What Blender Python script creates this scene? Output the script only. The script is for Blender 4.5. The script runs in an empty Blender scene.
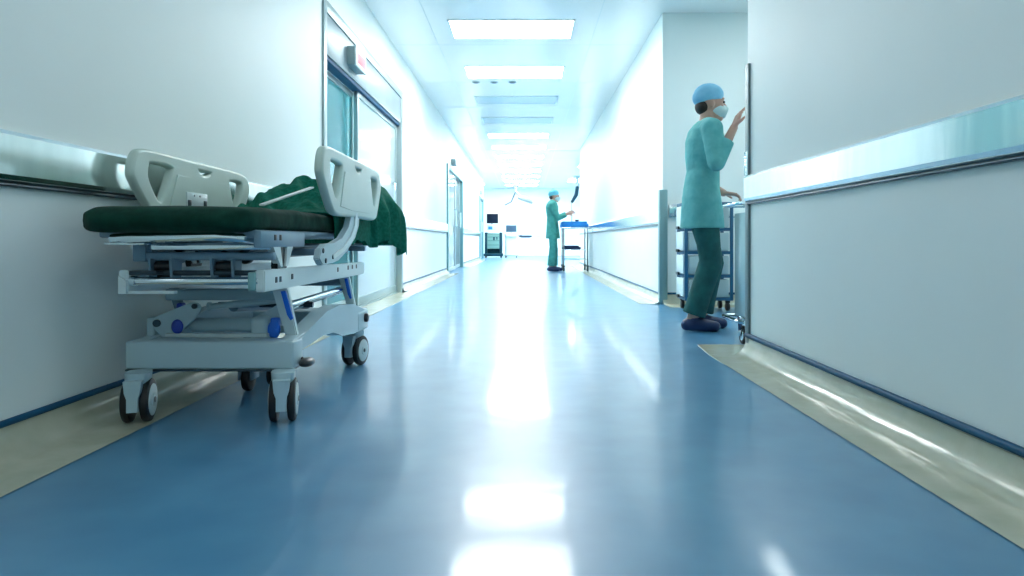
import bpy, bmesh, math, random
from mathutils import Vector, Matrix, noise
random.seed(7)
S = bpy.context.scene
C = S.collection
PI = math.pi
H = 2.90            # ceiling height
XL, XR, XF = -1.52, 1.23, 1.37   # left wall, near right wall, far right wall
YC, YA = 3.77, 6.80              # the side bay on the right
YE = 29.5                        # end wall

# ------------------------------------------------------------------ materials
def mat(name, col, rough=.5, metal=0., spec=.5, coat=0., coat_r=.1):
    m = bpy.data.materials.new(name); m.use_nodes = True
    b = m.node_tree.nodes['Principled BSDF']
    b.inputs['Base Color'].default_value = (*col, 1)
    b.inputs['Roughness'].default_value = rough
    b.inputs['Metallic'].default_value = metal
    b.inputs['Specular IOR Level'].default_value = spec
    b.inputs['Coat Weight'].default_value = coat
    b.inputs['Coat Roughness'].default_value = coat_r
    return m
def nd(m, t, **kw):
    n = m.node_tree.nodes.new(t)
    for k, v in kw.items():
        if hasattr(n, k): setattr(n, k, v)
        else: n.inputs[k].default_value = v
    return n
def ln(m, a, b): m.node_tree.links.new(a, b)
def mottle(m, c1, c2, scale=8, detail=4, stretch=(1,1,1), lo=.35, hi=.65, bump=0., bscale=None, bdist=.01, rr=None):
    b = m.node_tree.nodes['Principled BSDF']
    tc = nd(m, 'ShaderNodeTexCoord'); mp = nd(m, 'ShaderNodeMapping'); mp.inputs['Scale'].default_value = stretch
    ln(m, tc.outputs['Object'], mp.inputs['Vector'])
    n = nd(m, 'ShaderNodeTexNoise', Scale=scale, Detail=detail)
    ln(m, mp.outputs[0], n.inputs['Vector'])
    r = nd(m, 'ShaderNodeValToRGB')
    r.color_ramp.elements[0].position = lo; r.color_ramp.elements[0].color = (*c1, 1)
    r.color_ramp.elements[1].position = hi; r.color_ramp.elements[1].color = (*c2, 1)
    ln(m, n.outputs['Fac'], r.inputs['Fac']); ln(m, r.outputs['Color'], b.inputs['Base Color'])
    if bump:
        n2 = nd(m, 'ShaderNodeTexNoise', Scale=bscale or scale, Detail=2.0)
        ln(m, mp.outputs[0], n2.inputs['Vector'])
        bp = nd(m, 'ShaderNodeBump', Strength=bump, Distance=bdist)
        ln(m, n2.outputs['Fac'], bp.inputs['Height']); ln(m, bp.outputs['Normal'], b.inputs['Normal']); ln(m, bp.outputs['Normal'], b.inputs['Coat Normal'])
    if rr:
        mr = nd(m, 'ShaderNodeMapRange'); mr.inputs['To Min'].default_value = rr[0]; mr.inputs['To Max'].default_value = rr[1]
        ln(m, n.outputs['Fac'], mr.inputs['Value']); ln(m, mr.outputs[0], b.inputs['Roughness'])
    return m
def emit(name, col, st):
    m = bpy.data.materials.new(name); m.use_nodes = True
    b = m.node_tree.nodes['Principled BSDF']
    b.inputs['Base Color'].default_value = (*col, 1)
    b.inputs['Emission Color'].default_value = (*col, 1); b.inputs['Emission Strength'].default_value = st
    return m
def thin_glass(name, tint, gloss=.12, rough=.02, milk=0., mc=(.72,.88,.92)):
    m = bpy.data.materials.new(name); m.use_nodes = True
    nt = m.node_tree; nt.nodes.clear()
    out = nd(m, 'ShaderNodeOutputMaterial'); tr = nd(m, 'ShaderNodeBsdfTransparent'); tr.inputs[0].default_value = (*tint, 1)
    gl = nd(m, 'ShaderNodeBsdfGlossy'); gl.inputs['Roughness'].default_value = rough
    fr = nd(m, 'ShaderNodeFresnel'); fr.inputs['IOR'].default_value = 1.5
    mx = nd(m, 'ShaderNodeMixShader')
    ln(m, fr.outputs[0], mx.inputs[0]); ln(m, gl.outputs[0], mx.inputs[2])
    if milk:
        df = nd(m, 'ShaderNodeBsdfDiffuse'); df.inputs[0].default_value = (*mc, 1)
        tl = nd(m, 'ShaderNodeBsdfTranslucent'); tl.inputs[0].default_value = (*mc, 1)
        a = nd(m, 'ShaderNodeMixShader'); a.inputs[0].default_value = .5
        ln(m, df.outputs[0], a.inputs[1]); ln(m, tl.outputs[0], a.inputs[2])
        bb = nd(m, 'ShaderNodeMixShader'); bb.inputs[0].default_value = milk
        ln(m, tr.outputs[0], bb.inputs[1]); ln(m, a.outputs[0], bb.inputs[2]); ln(m, bb.outputs[0], mx.inputs[1])
    else:
        ln(m, tr.outputs[0], mx.inputs[1])
    ln(m, mx.outputs[0], out.inputs[0])
    return m

WALL = mottle(mat('wall_paint', (.8,.9,.89), .48, spec=.35), (.825,.90,.885), (.855,.925,.91), 1.2, 2)
CEIL = mottle(mat('ceiling_panel', (.82,.9,.91), .2), (.93,.935,.91), (.96,.96,.94), .8, 2)
FLOOR = mottle(mat('blue_vinyl', (.1,.3,.5), .36, spec=.9, coat=.34, coat_r=.10), (.055,.220,.395), (.078,.270,.45), 5, 2.5, (1,1,1), .3, .7, bump=.16, bscale=3.2, bdist=.014)
BEIGE = mottle(mat('beige_vinyl', (.5,.5,.4), .16), (.47,.49,.38), (.56,.57,.46), 7, 6, bump=.22, bscale=4.5, bdist=.02)
STRIP = mat('dark_blue_strip', (.008,.085,.18), .5, spec=.2)
STEEL = mottle(mat('brushed_steel', (.72,.78,.78), .15, 1.0), (.80,.86,.85), (.88,.93,.92), 3, 4, (1,6,1), bump=.05, bscale=2., bdist=.01)
ALU = mat('door_aluminium', (.36,.46,.47), .38, .6)
POST = mat('dull_steel_post', (.16,.22,.235), .45, .5)
HEAD = mottle(mat('door_header_panel', (.62,.74,.76), .4, .25), (.26,.34,.37), (.30,.385,.41), 2, 2)
DARK = mat('black_rubber', (.008,.010,.012), .45)
BLACKP = mat('black_plastic', (.01,.014,.018), .3)
CHROME = mat('chrome', (.75,.84,.88), .08, 1.0)
BED_W = mottle(mat('bed_plastic', (.46,.62,.68), .35), (.44,.60,.66), (.48,.64,.70), 3, 2)
BED_W2 = mat('bed_white_paint', (.66,.78,.80), .3)
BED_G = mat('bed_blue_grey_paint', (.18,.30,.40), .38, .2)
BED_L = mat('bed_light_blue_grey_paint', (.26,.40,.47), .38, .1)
BED_D = mat('bed_dark_steel', (.04,.07,.09), .3, .6)
RAILP = mottle(mat('rail_plastic', (.55,.68,.62), .38), (.53,.66,.60), (.57,.70,.645), 4, 2)
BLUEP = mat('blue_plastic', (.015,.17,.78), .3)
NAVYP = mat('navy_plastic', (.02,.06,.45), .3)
GREEN = mottle(mat('green_drape', (.004,.12,.07), .9, spec=.12), (.006,.12,.078), (.014,.18,.125), 60, 4, bump=.25, bscale=160, bdist=.002)
MATT = mottle(mat('green_mattress_cover', (.004,.09,.055), .7, spec=.12), (.001,.030,.020), (.003,.046,.031), 25, 4, bump=.3, bscale=14, bdist=.012)
SCRUB = mottle(mat('scrub_cloth', (.05,.35,.31), .85), (.055,.31,.27), (.075,.38,.33), 14, 4, bump=.35, bscale=12, bdist=.03)
SCRUB2 = mottle(mat('pale_scrub_cloth', (.13,.45,.45), .85), (.10,.40,.41), (.15,.48,.48), 12, 4, bump=.35, bscale=10, bdist=.03)
TROU = mottle(mat('dark_scrub_cloth', (.02,.2,.19), .85), (.008,.085,.085), (.012,.12,.12), 14, 4, bump=.35, bscale=12, bdist=.03)
CAPM = mottle(mat('surgical_cap_cloth', (.16,.5,.6), .85), (.13,.50,.62), (.18,.56,.68), 20, 3, bump=.3, bscale=30, bdist=.01)
CAPM2 = mottle(mat('blue_cap_cloth', (.2,.5,.72), .85), (.20,.52,.75), (.26,.58,.80), 20, 3, bump=.3, bscale=30, bdist=.01)
SKIN = mat('skin', (.55,.33,.26), .5); SKIN.node_tree.nodes['Principled BSDF'].inputs['Subsurface Weight'].default_value = .1
MASKM = mat('mask_cloth', (.55,.72,.74), .8)
HAIR = mat('hair', (.02,.014,.01), .6)
SHOE = mat('navy_shoe', (.008,.03,.11), .45)
EYE = mat('eye', (.03,.02,.02), .2)
CARTB = mat('blue_cart_frame', (.012,.10,.20), .35)
BIN = thin_glass('frosted_bin', (.8,.95,.97), milk=.75, rough=.2)
WHITEP = mat('white_plastic', (.72,.82,.82), .35)
TROLB = mottle(mat('blue_cushion', (.004,.19,.60), .55), (.006,.24,.70), (.012,.30,.80), 8, 3)
DBLUE = mat('dark_blue_cloth', (.008,.035,.10), .7)
GLASS_T = thin_glass('turquoise_glass', (.42,.86,.90), milk=.4, mc=(.30,.72,.78))
GLASS_F = thin_glass('frosted_white_glass', (.85,.97,1.), milk=.7, rough=.12, mc=(.82,.92,.95))
GLASS_P = thin_glass('pale_door_glass', (.80,.95,.96), milk=.65, mc=(.80,.92,.93))
RED = emit('red_display', (.75,.16,.20), .15)
SCREEN = mat('dark_screen', (.004,.012,.028), .4, spec=.1)
SCREEN2 = mat('blue_grey_screen', (.04,.08,.13), .4, spec=.15)
MACHG = mat('machine_green', (.16,.32,.28), .5)
MACHT = mat('machine_teal', (.006,.05,.075), .5, spec=.2)
MACHL = mat('machine_pale_blue', (.45,.65,.78), .4)
LAMP = emit('lamp_diffuser', (.97,1.,.995), 9.5)
LAMPOFF = mat('unlit_diffuser', (.58,.70,.76), .2)

# ------------------------------------------------------------------ mesh helpers (world coordinates)
def box(bm, x0, x1, y0, y1, z0, z1, bev=0., seg=2, rot=None):
    t = bmesh.new()
    bmesh.ops.create_cube(t, size=1)
    bmesh.ops.scale(t, vec=(abs(x1-x0), abs(y1-y0), abs(z1-z0)), verts=t.verts)
    if bev:
        bmesh.ops.bevel(t, geom=list(t.edges), offset=bev, segments=seg, profile=.5, affect='EDGES')
    if rot is not None: t.transform(rot)
    t.transform(Matrix.Translation(((x0+x1)/2, (y0+y1)/2, (z0+z1)/2)))
    me = bpy.data.meshes.new('tmp'); t.to_mesh(me); t.free(); bm.from_mesh(me); bpy.data.meshes.remove(me)
def frame_of(d):
    d = d.normalized(); up = Vector((0,0,1)) if abs(d.z) < .95 else Vector((1,0,0))
    a = d.cross(up).normalized(); b = a.cross(d).normalized()
    return a, b
def tube(bm, pts, r, n=12, caps=True, flat=None):
    """round pipe through pts; r a number or one per point (or (ra, rb) pairs)"""
    pts = [Vector(p) for p in pts]
    rs = r if isinstance(r, (list, tuple)) and len(r) == len(pts) else [r]*len(pts)
    rings = []
    a = b = None
    for i, p in enumerate(pts):
        d = (pts[min(i+1, len(pts)-1)] - pts[max(i-1, 0)]).normalized()
        if a is None: a, b = frame_of(d)
        else:
            a = (a - d*a.dot(d)).normalized(); b = d.cross(a).normalized() * (1 if d.cross(a).dot(b) > 0 else -1)
        rr = rs[i]; ra, rb = rr if isinstance(rr, (list, tuple)) else (rr, rr)
        rings.append([bm.verts.new(p + a*ra*math.cos(2*PI*k/n) + b*rb*math.sin(2*PI*k/n)) for k in range(n)])
    for i in range(len(rings)-1):
        for k in range(n):
            bm.faces.new((rings[i][k], rings[i][(k+1) % n], rings[i+1][(k+1) % n], rings[i+1][k]))
    if caps: bm.faces.new(rings[0][::-1]); bm.faces.new(rings[-1])
def ring_loft(bm, rings, n=24, caps=True):
    """rings = (cx, cy, cz, rx, ry[, power]) horizontal super-ellipses stacked in z"""
    R = []
    for g in rings:
        cx, cy, cz, rx, ry = g[:5]; pw = g[5] if len(g) > 5 else 1.0
        R.append([bm.verts.new((cx + rx*math.copysign(abs(math.cos(2*PI*k/n))**pw, math.cos(2*PI*k/n)),
                                cy + ry*math.copysign(abs(math.sin(2*PI*k/n))**pw, math.sin(2*PI*k/n)), cz)) for k in range(n)])
    for i in range(len(R)-1):
        for k in range(n): bm.faces.new((R[i][k], R[i][(k+1) % n], R[i+1][(k+1) % n], R[i+1][k]))
    if caps: bm.faces.new(R[0][::-1]); bm.faces.new(R[-1])
def ball(bm, c, rx, ry=None, rz=None, rot=None, u=20, v=12):
    ry = rx if ry is None else ry; rz = rx if rz is None else rz
    M = Matrix.Translation(c) @ (rot.to_4x4() if rot else Matrix()) @ Matrix.Diagonal((rx, ry, rz, 1))
    bmesh.ops.create_uvsphere(bm, u_segments=u, v_segments=v, radius=1, matrix=M)
def disc(bm, c, axis, r, w, n=32, bev=0.):
    """short cylinder about axis with rounded rim"""
    c = Vector(c); d = Vector(axis).normalized(); h = w/2
    if bev: tube(bm, [c-d*h, c-d*(h-bev*.3), c-d*(h-bev), c+d*(h-bev), c+d*(h-bev*.3), c+d*h], [r-bev, r-bev*.3, r, r, r-bev*.3, r-bev], n)
    else: tube(bm, [c-d*h, c+d*h], r, n)
def prism(bm, poly, axis, a0, a1):
    """extrude a polygon along an axis ('x': poly is (y,z); 'y': (x,z); 'z': (x,y))"""
    def P(u, v, w): return (w,u,v) if axis == 'x' else ((u,w,v) if axis == 'y' else (u,v,w))
    A = [bm.verts.new(P(u, v, a0)) for u, v in poly]; B = [bm.verts.new(P(u, v, a1)) for u, v in poly]
    n = len(poly)
    bm.faces.new(A); bm.faces.new(B[::-1])
    for i in range(n): bm.faces.new((A[i], B[i], B[(i+1) % n], A[(i+1) % n]))
def strip_mesh(bm, prof, y0, y1, n=1):
    """profile (x,z) swept along y, open sheet"""
    rows = []
    for j in range(n+1):
        y = y0 + (y1-y0)*j/n
        rows.append([bm.verts.new((x, y, z)) for x, z in prof])
    for j in range(n):
        for i in range(len(prof)-1): bm.faces.new((rows[j][i], rows[j][i+1], rows[j+1][i+1], rows[j+1][i]))
def world_loc(o):
    v = Vector(o.location)
    while o.parent: o = o.parent; v += Vector(o.location)
    return v
def link(name, me, m, parent=None, smooth=False, label=None):
    o = bpy.data.objects.new(name, me); C.objects.link(o)
    if m is not None: me.materials.clear(); me.materials.append(m)
    if smooth:
        for p in me.polygons: p.use_smooth = True
        if smooth != 'all':
            try: me.set_sharp_from_angle(angle=math.radians(38))
            except Exception: pass
    if parent is not None: o.parent = parent
    if label: o['label'] = label
    return o
def obj(name, bm, m, parent=None, smooth=True, label=None):
    bmesh.ops.recalc_face_normals(bm, faces=bm.faces)
    me = bpy.data.meshes.new(name)
    if parent is not None: bm.transform(Matrix.Translation(-world_loc(parent)))
    bm.to_mesh(me); bm.free()
    return link(name, me, m, parent, smooth, label)
def struct(name, bm, m, parent=None, smooth=False):
    o = obj(name, bm, m, parent, smooth)
    if parent is None: o['kind'] = 'structure'
    return o
def tag(o, label, cat, group=None):
    o['label'] = label; o['category'] = cat
    if group: o['group'] = group
    return o
def thing(name, label, cat, loc, group=None):
    o = bpy.data.objects.new(name, None); C.objects.link(o); o.location = loc; o.empty_display_size = .1
    return tag(o, label, cat, group)
def baked(name, bm, m, parent, voxel=None, smoothing=0, subsurf=0, label=None, solid=0, mods=()):
    bmesh.ops.recalc_face_normals(bm, faces=bm.faces)
    me = bpy.data.meshes.new('tmp')
    bm.transform(Matrix.Translation(-world_loc(parent)) if parent is not None else Matrix())
    bm.to_mesh(me); bm.free()
    o = bpy.data.objects.new('tmp', me); C.objects.link(o)
    if solid:
        md = o.modifiers.new('s', 'SOLIDIFY'); md.thickness = solid; md.offset = 0
    if voxel:
        md = o.modifiers.new('r', 'REMESH'); md.mode = 'VOXEL'; md.voxel_size = voxel
    if smoothing:
        md = o.modifiers.new('m', 'SMOOTH'); md.iterations = smoothing; md.factor = .5
    if subsurf:
        md = o.modifiers.new('u', 'SUBSURF'); md.levels = subsurf; md.render_levels = subsurf
    dg = bpy.context.evaluated_depsgraph_get()
    me2 = bpy.data.meshes.new_from_object(o.evaluated_get(dg)); me2.name = name
    bpy.data.objects.remove(o); bpy.data.meshes.remove(me)
    return link(name, me2, m, parent, 'all', label)
def plate_curve(name, outer, holes, axis_x, thick, bev, m, parent):
    """plate in the YZ plane at x = axis_x with bevelled rim and holes"""
    cu = bpy.data.curves.new('c', 'CURVE'); cu.dimensions = '2D'; cu.fill_mode = 'BOTH'
    cu.extrude = thick/2 - bev; cu.bevel_depth = bev; cu.bevel_resolution = 3; cu.resolution_u = 8
    for poly in [outer] + holes:
        sp = cu.splines.new('BEZIER'); sp.use_cyclic_u = True; sp.bezier_points.add(len(poly)-1)
        n = len(poly)
        for i, p in enumerate(poly):
            bp = sp.bezier_points[i]; x, y = p[0], p[1]; k = p[2] if len(p) > 2 else .25
            pv, nx = poly[i-1], poly[(i+1) % n]
            tx, ty = nx[0]-pv[0], nx[1]-pv[1]; L = math.hypot(tx, ty) or 1
            lp = math.hypot(x-pv[0], y-pv[1]); lx = math.hypot(nx[0]-x, nx[1]-y)
            bp.co = (x, y, 0); bp.handle_left_type = bp.handle_right_type = 'FREE'
            bp.handle_left = (x-tx/L*lp*k, y-ty/L*lp*k, 0); bp.handle_right = (x+tx/L*lx*k, y+ty/L*lx*k, 0)
    o = bpy.data.objects.new('tmp', cu); C.objects.link(o)
    dg = bpy.context.evaluated_depsgraph_get()
    me = bpy.data.meshes.new_from_object(o.evaluated_get(dg)); me.name = name
    bpy.data.objects.remove(o)
    M = Matrix(((0,0,1,axis_x), (1,0,0,0), (0,1,0,0), (0,0,0,1)))
    me.transform(Matrix.Translation(-world_loc(parent)) @ M)
    return link(name, me, m, parent, True)
def dup(root, delta, label=None):
    r = root.copy(); C.objects.link(r); r.location = Vector(root.location) + Vector(delta)
    if label: r['label'] = label
    for ch in list(root.children):
        c = ch.copy(); C.objects.link(c); c.parent = r
        for g in list(ch.children):
            d = g.copy(); C.objects.link(d); d.parent = c
    return r

# ------------------------------------------------------------------ the setting
bm = bmesh.new(); box(bm, -4.6, 4.2, -3.2, 30.5, -.12, 0); struct('floor', bm, FLOOR)
bm = bmesh.new(); box(bm, -4.6, 4.2, -3.2, 30.5, H, H+.12); struct('ceiling', bm, CEIL)
D1, D2, D3 = (5.16, 8.37), (13.3, 16.5), (22.6, 24.6)     # doors in the left wall
WT = .2
bm = bmesh.new()
segs = [(-3.0, D1[0]), (D1[1], D2[0]), (D2[1], D3[0]), (D3[1], 25.0)]
for a, b in segs: box(bm, XL-WT, XL, a, b, 0, H)
for d, zt in ((D1, 2.44), (D2, 2.14), (D3, 2.14)): box(bm, XL-WT, XL, d[0], d[1], zt, H)
struct('wall_left', bm, WALL)
bm = bmesh.new(); box(bm, XR, XR+.35, -3.0, YC, 0, H); box(bm, XR+.35, 3.9, YC-.2, YC, 0, H); struct('wall_right', bm, WALL)
bm = bmesh.new(); box(bm, XF, XF+.2, YA, 17.0, 0, H); box(bm, XF+.2, 3.9, YA, YA+.2, 0, H); struct('wall_far_right', bm, WALL)
bm = bmesh.new(); box(bm, 3.7, 3.9, YC, YA, 0, H); struct('wall_bay', bm, WALL)
bm = bmesh.new(); box(bm, XL-WT, XR+.35, -3.2, -3.0, 0, H); struct('wall_back', bm, WALL)
bm = bmesh.new(); box(bm, -4.4, 4.0, YE, YE+.2, 0, H); struct('wall_end', bm, WALL)
bm = bmesh.new(); box(bm, 3.8, 4.0, 17.0, YE, 0, H); box(bm, XF, 4.0, 16.8, 17.0, 0, H); struct('wall_end_right', bm, WALL)
bm = bmesh.new(); box(bm, -4.6, -4.4, 4.5, YE, 0, H)
for y in (4.7, 9.6, 12.2, 18.2, 21.6, 25.0): box(bm, -4.4, XL-WT, y-.1 if y != 25.0 else 24.8, y, 0, H)
struct('wall_rooms_left', bm, WALL)
# ceiling panel joints: thin recessed-looking dark seams (real thin strips)
SEAM = mat('ceiling_seam', (.62,.68,.68), .5)
bm = bmesh.new()
for x in (-1.0, .75): box(bm, x-.003, x+.003, 0, YE, H-.0015, H+.001)
for k in range(18): box(bm, XL, XF, .5+1.85*k, .506+1.85*k, H-.0014, H+.001)
struct('trim_1', bm, SEAM)

def cove_prof(xe, xw, sgn):   # xe = band edge on the floor, xw = wall face
    r = .085
    pr = [(xe, .0025), (xw - sgn*(r+.01), .0035)]
    for k in range(1, 9):
        a = k/8*PI/2
        pr.append((xw - sgn*.010 - sgn*r*(1-math.sin(a)), .0035 + r*(1-math.cos(a))))
    pr.append((xw - sgn*.010, .098))
    return pr
def base_y(name, xe, xw, sgn, runs, zt=(.098, .122), closed=0):
    bm = bmesh.new(); b2 = bmesh.new()
    for a, b in runs:
        strip_mesh(bm, cove_prof(xe, xw, sgn), a, b, max(1, int((b-a)/.5)))
        tube(b2, [(xw - sgn*.008, a, (zt[0]+zt[1])/2), (xw - sgn*.008, b, (zt[0]+zt[1])/2)], (.008, (zt[1]-zt[0])/2), 10)
    o = struct(name, bm, BEIGE, smooth=True)
    obj('cap_strip', b2, STRIP, o)
    return o
base_y('baseboard_left', -1.285, XL, -1, [(-3, D1[0]-.02), (D1[1]+.03, D2[0]-.02), (D2[1]+.02, D3[0]-.02)], (.088,.112))
base_y('baseboard_right', 1.016, XR, 1, [(-3, YC)], (.098,.125))
base_y('baseboard_far_right', 1.14, XF, 1, [(YA, 17.0)], (.085,.108))
# bay: cove along the facing wall, and the beige band turning round the near corner
bm = bmesh.new(); b2 = bmesh.new()
pr = cove_prof(6.45, YA, 1)
rows = [[bm.verts.new((x, y, z)) for y, z in pr] for x in (XF, 2.4, 3.7)]
for j in range(2):
    for i in range(len(pr)-1): bm.faces.new((rows[j][i], rows[j][i+1], rows[j+1][i+1], rows[j+1][i]))
tube(b2, [(XF, YA-.008, .108), (3.7, YA-.008, .108)], .011, 10)
bl = struct('baseboard_bay', bm, BEIGE, smooth=True); obj('cap_strip', b2, STRIP, bl)
bm = bmesh.new(); box(bm, 1.06, 3.7, YC, 4.14, -.01, .003); box(bm, 1.016, 1.24, YC-.3, YC+.0, -.01, .0028)
prism(bm, [(1.016, YC), (1.24, YC), (1.24, 4.14), (1.045, 4.14)], 'z', -.01, .0031); struct('trim_2', bm, BEIGE)
bm = bmesh.new(); box(bm, XL-WT, -1.30, D1[0], D1[1], -.01, .004); struct('trim_3', bm, BEIGE)

# wall guard rails of polished steel
def rail(name, x, sgn, y0, y1, z0, z1, label):
    """sgn +1: wall on the right of the rail"""
    bm = bmesh.new(); d = .032
    prof = [(x, z1), (x-sgn*d*.75, z1), (x-sgn*d, z1-.012), (x-sgn*d, z0+.022), (x-sgn*d*.8, z0+.008), (x-sgn*d*.35, z0), (x, z0)]
    prism(bm, prof, 'y', y0, y1)
    o = obj(name, bm, STEEL, None, smooth=False); tag(o, label, 'wall rail', 'steel wall guard rails')
    b2 = bmesh.new(); tube(b2, [(x-sgn*.012, y0, z0-.006), (x-sgn*.012, y1, z0-.006)], .006, 8)
    obj('lower_lip', b2, BED_D, o)
    return o
rail('wall_guard_rail', XL, -1, -2.9, D1[0]-.05, .80, .95, 'long polished steel guard rail on the left wall behind the stretcher')
rail('wall_guard_rail', XL, -1, D1[1]+.06, D2[0]-.05, .80, .95, 'steel guard rail on the left wall between the sliding door and the second door')
rail('wall_guard_rail', XL, -1, D2[1]+.05, D3[0]-.05, .80, .95, 'short distant guard rail on the left wall beyond the second door')
rail('wall_guard_rail', XR, 1, -2.9, YC-.03, .84, .985, 'wide steel guard rail on the near right wall')
rail('wall_guard_rail', XF, 1, YA+.05, 16.95, .80, .95, 'steel guard rail on the far right wall reflecting blue behind the masked person')
bm = bmesh.new(); box(bm, 1.43, 3.68, YA-.03, YA, .86, 1.0, .006)
tag(obj('wall_guard_rail', bm, STEEL), 'grey guard rail on the bay wall behind the drawer cart', 'wall rail', 'steel wall guard rails')
bm = bmesh.new(); box(bm, -3, 3.7, YE-.03, YE, .82, .95, .006)
tag(obj('wall_guard_rail', bm, WHITEP), 'pale guard rail on the end wall behind the medical machines', 'wall rail', 'steel wall guard rails')

# corner guards
def guard(x0, y0, x1, y1, z1, label, leg):
    bm = bmesh.new()
    box(bm, x0, x1, y0, y1, .004, z1, .002)
    return tag(obj('corner_guard', bm, POST), label, 'corner guard')
cg = guard(XR-.012, YC-.045, XR+.01, YC+.012, 1.60, 'tall narrow steel corner guard on the edge of the near right wall', 0)
bm = bmesh.new(); box(bm, XR-.018, XR-.010, YC-.04, YC+.008, .99, 1.12, .001)
for z in (1.01, 1.035, 1.06, 1.085, 1.105): disc(bm, (XR-.018, YC-.016, z), (1,0,0), .006, .006, 12)
obj('rail_end_bracket', bm, CHROME, cg, label='bright riveted bracket')
bm = bmesh.new(); box(bm, XF-.034, XF-.002, YA-.012, YA+.06, .004, 1.14, .003); box(bm, XF-.034, XF+.045, YA-.022, YA-.001, .004, 1.14, .003)
tag(obj('corner_guard', bm, mat('grey_green_guard', (.24,.40,.42), .4, .5)), 'grey green corner guard post on the corner of the far right wall', 'corner guard')

# ------------------------------------------------------------------ doors in the left wall
def door_main():
    y0, y1 = D1
    # structure: frame
    bm = bmesh.new()
    box(bm, XL-.17, XL+.018, y0-.05, y0+.03, 0, 2.46, .004)
    box(bm, XL-WT, XL+.018, y1-.05, y1+.05, 0, 2.46, .004)
    box(bm, XL-WT, XL+.018, y0+.03, y1-.05, 2.37, 2.46, .004)
    d = struct('door_1', bm, ALU, smooth=True)
    bm = bmesh.new(); box(bm, XL-.16, XL+.006, y0+.03, y1-.05, 2.06, 2.37, .004); obj('header_panel', bm, HEAD, d)
    bm = bmesh.new(); box(bm, XL-.10, XL-.008, y0+.03, y1-.05, 2.03, 2.062, .003); obj('track', bm, STRIP, d)
    ym = 6.42
    def leaf(nm, a, b, x, glass, inner=True):
        bm = bmesh.new(); w = .06
        for q in ((a, a+w), (b-w, b)): box(bm, x-.02, x+.02, q[0], q[1], .02, 2.03, .004)
        box(bm, x-.02, x+.02, a+w, b-w, 1.98, 2.03, .003); box(bm, x-.02, x+.02, a+w, b-w, .02, .10, .003)
        l = obj(nm, bm, ALU, d)
        bm = bmesh.new(); box(bm, x-.005, x+.005, a+w, b-w, .10, 1.98); obj('glass_pane', bm, glass, l)
        return l
    leaf('door_leaf', y0+.03, ym+.05, XL-.12, GLASS_T)
    l2 = leaf('door_leaf', ym-.05, y1-.05, XL-.06, GLASS_F)
    bm = bmesh.new(); tube(bm, [(XL-.02, 7.95, .95), (XL+.005, 7.95, .95), (XL+.005, 7.95, 1.3), (XL-.02, 7.95, 1.3)], .012, 10); obj('handle', bm, CHROME, l2)
    bm = bmesh.new(); box(bm, XL-.10, XL-.02, y0+.03, y1-.05, .004, .018, .003); obj('threshold', bm, ALU, d)
    return d
door_main()
def door_far(idx, D, zt=2.14):
    y0, y1 = D
    TE = mat('door_frame_teal_%d' % idx, (.16,.34,.36), .4, .4)
    bm = bmesh.new()
    box(bm, XL-.10, XL+.03, y0-.05, y0+.12, 0, zt, .004); box(bm, XL-.09, XL+.03, y1-.12, y1+.05, 0, zt, .004)
    box(bm, XL-WT, XL+.03, y0+.12, y1-.12, zt-.09, zt, .004)
    d = struct('door_%d' % idx, bm, TE, smooth=True)
    ym = (y0+y1)/2
    for a, b, x in ((y0+.12, ym+.04, XL-.015), (ym-.04, y1-.12, XL-.055)):
        bm = bmesh.new()
        for q in ((a, a+.07), (b-.07, b)): box(bm, x-.02, x+.02, q[0], q[1], .02, zt-.09, .003)
        box(bm, x-.02, x+.02, a+.07, b-.07, .02, .09, .003)
        l = obj('door_leaf', bm, ALU, d)
        bm = bmesh.new(); box(bm, x-.004, x+.004, a+.07, b-.07, .09, zt-.09); obj('glass_pane', bm, GLASS_P, l)
        bm = bmesh.new(); tube(bm, [(x+.01, b-.2, .95), (x+.05, b-.2, .95), (x+.05, b-.2, 1.3), (x+.01, b-.2, 1.3)], .015, 8); obj('handle', bm, CHROME, l)
door_far(2, D2); door_far(3, D3)

def sign(yc, L, z0, z1, prot, label, disp=True, m=None):
    t = thing('door_sign', label, 'sign', (XL+.006, yc, z0))
    bm = bmesh.new(); box(bm, XL+.004, XL+.006+prot, yc-L/2, yc+L/2, z0, z1, .008); obj('housing', bm, m or mat('sign_grey', (.32,.42,.44), .45), t)
    bm = bmesh.new(); box(bm, XL+.006+prot-.004, XL+.006+prot+.012, yc-L/2-.005, yc+L/2+.005, z0-.006, z1+.006, .005)
    if disp:
        obj('face_plate', bm, WHITEP, t)
        bm = bmesh.new(); box(bm, XL+.006+prot+.010, XL+.006+prot+.0145, yc-L*.33, yc+L*.36, z0+.03, z1-.045, .001); s = obj('red_display', bm, RED, t)
    else: bm.free()
    return t
sign(5.98, .36, 2.13, 2.29, .07, 'white box sign with a red display on the header above the sliding door')
sign(14.2, .34, 2.20, 2.32, .09, 'small grey sign box on the left wall above the second door', False)
sign(23.0, .34, 2.20, 2.32, .09, 'tiny grey sign box on the left wall above the most distant door', False)
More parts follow.
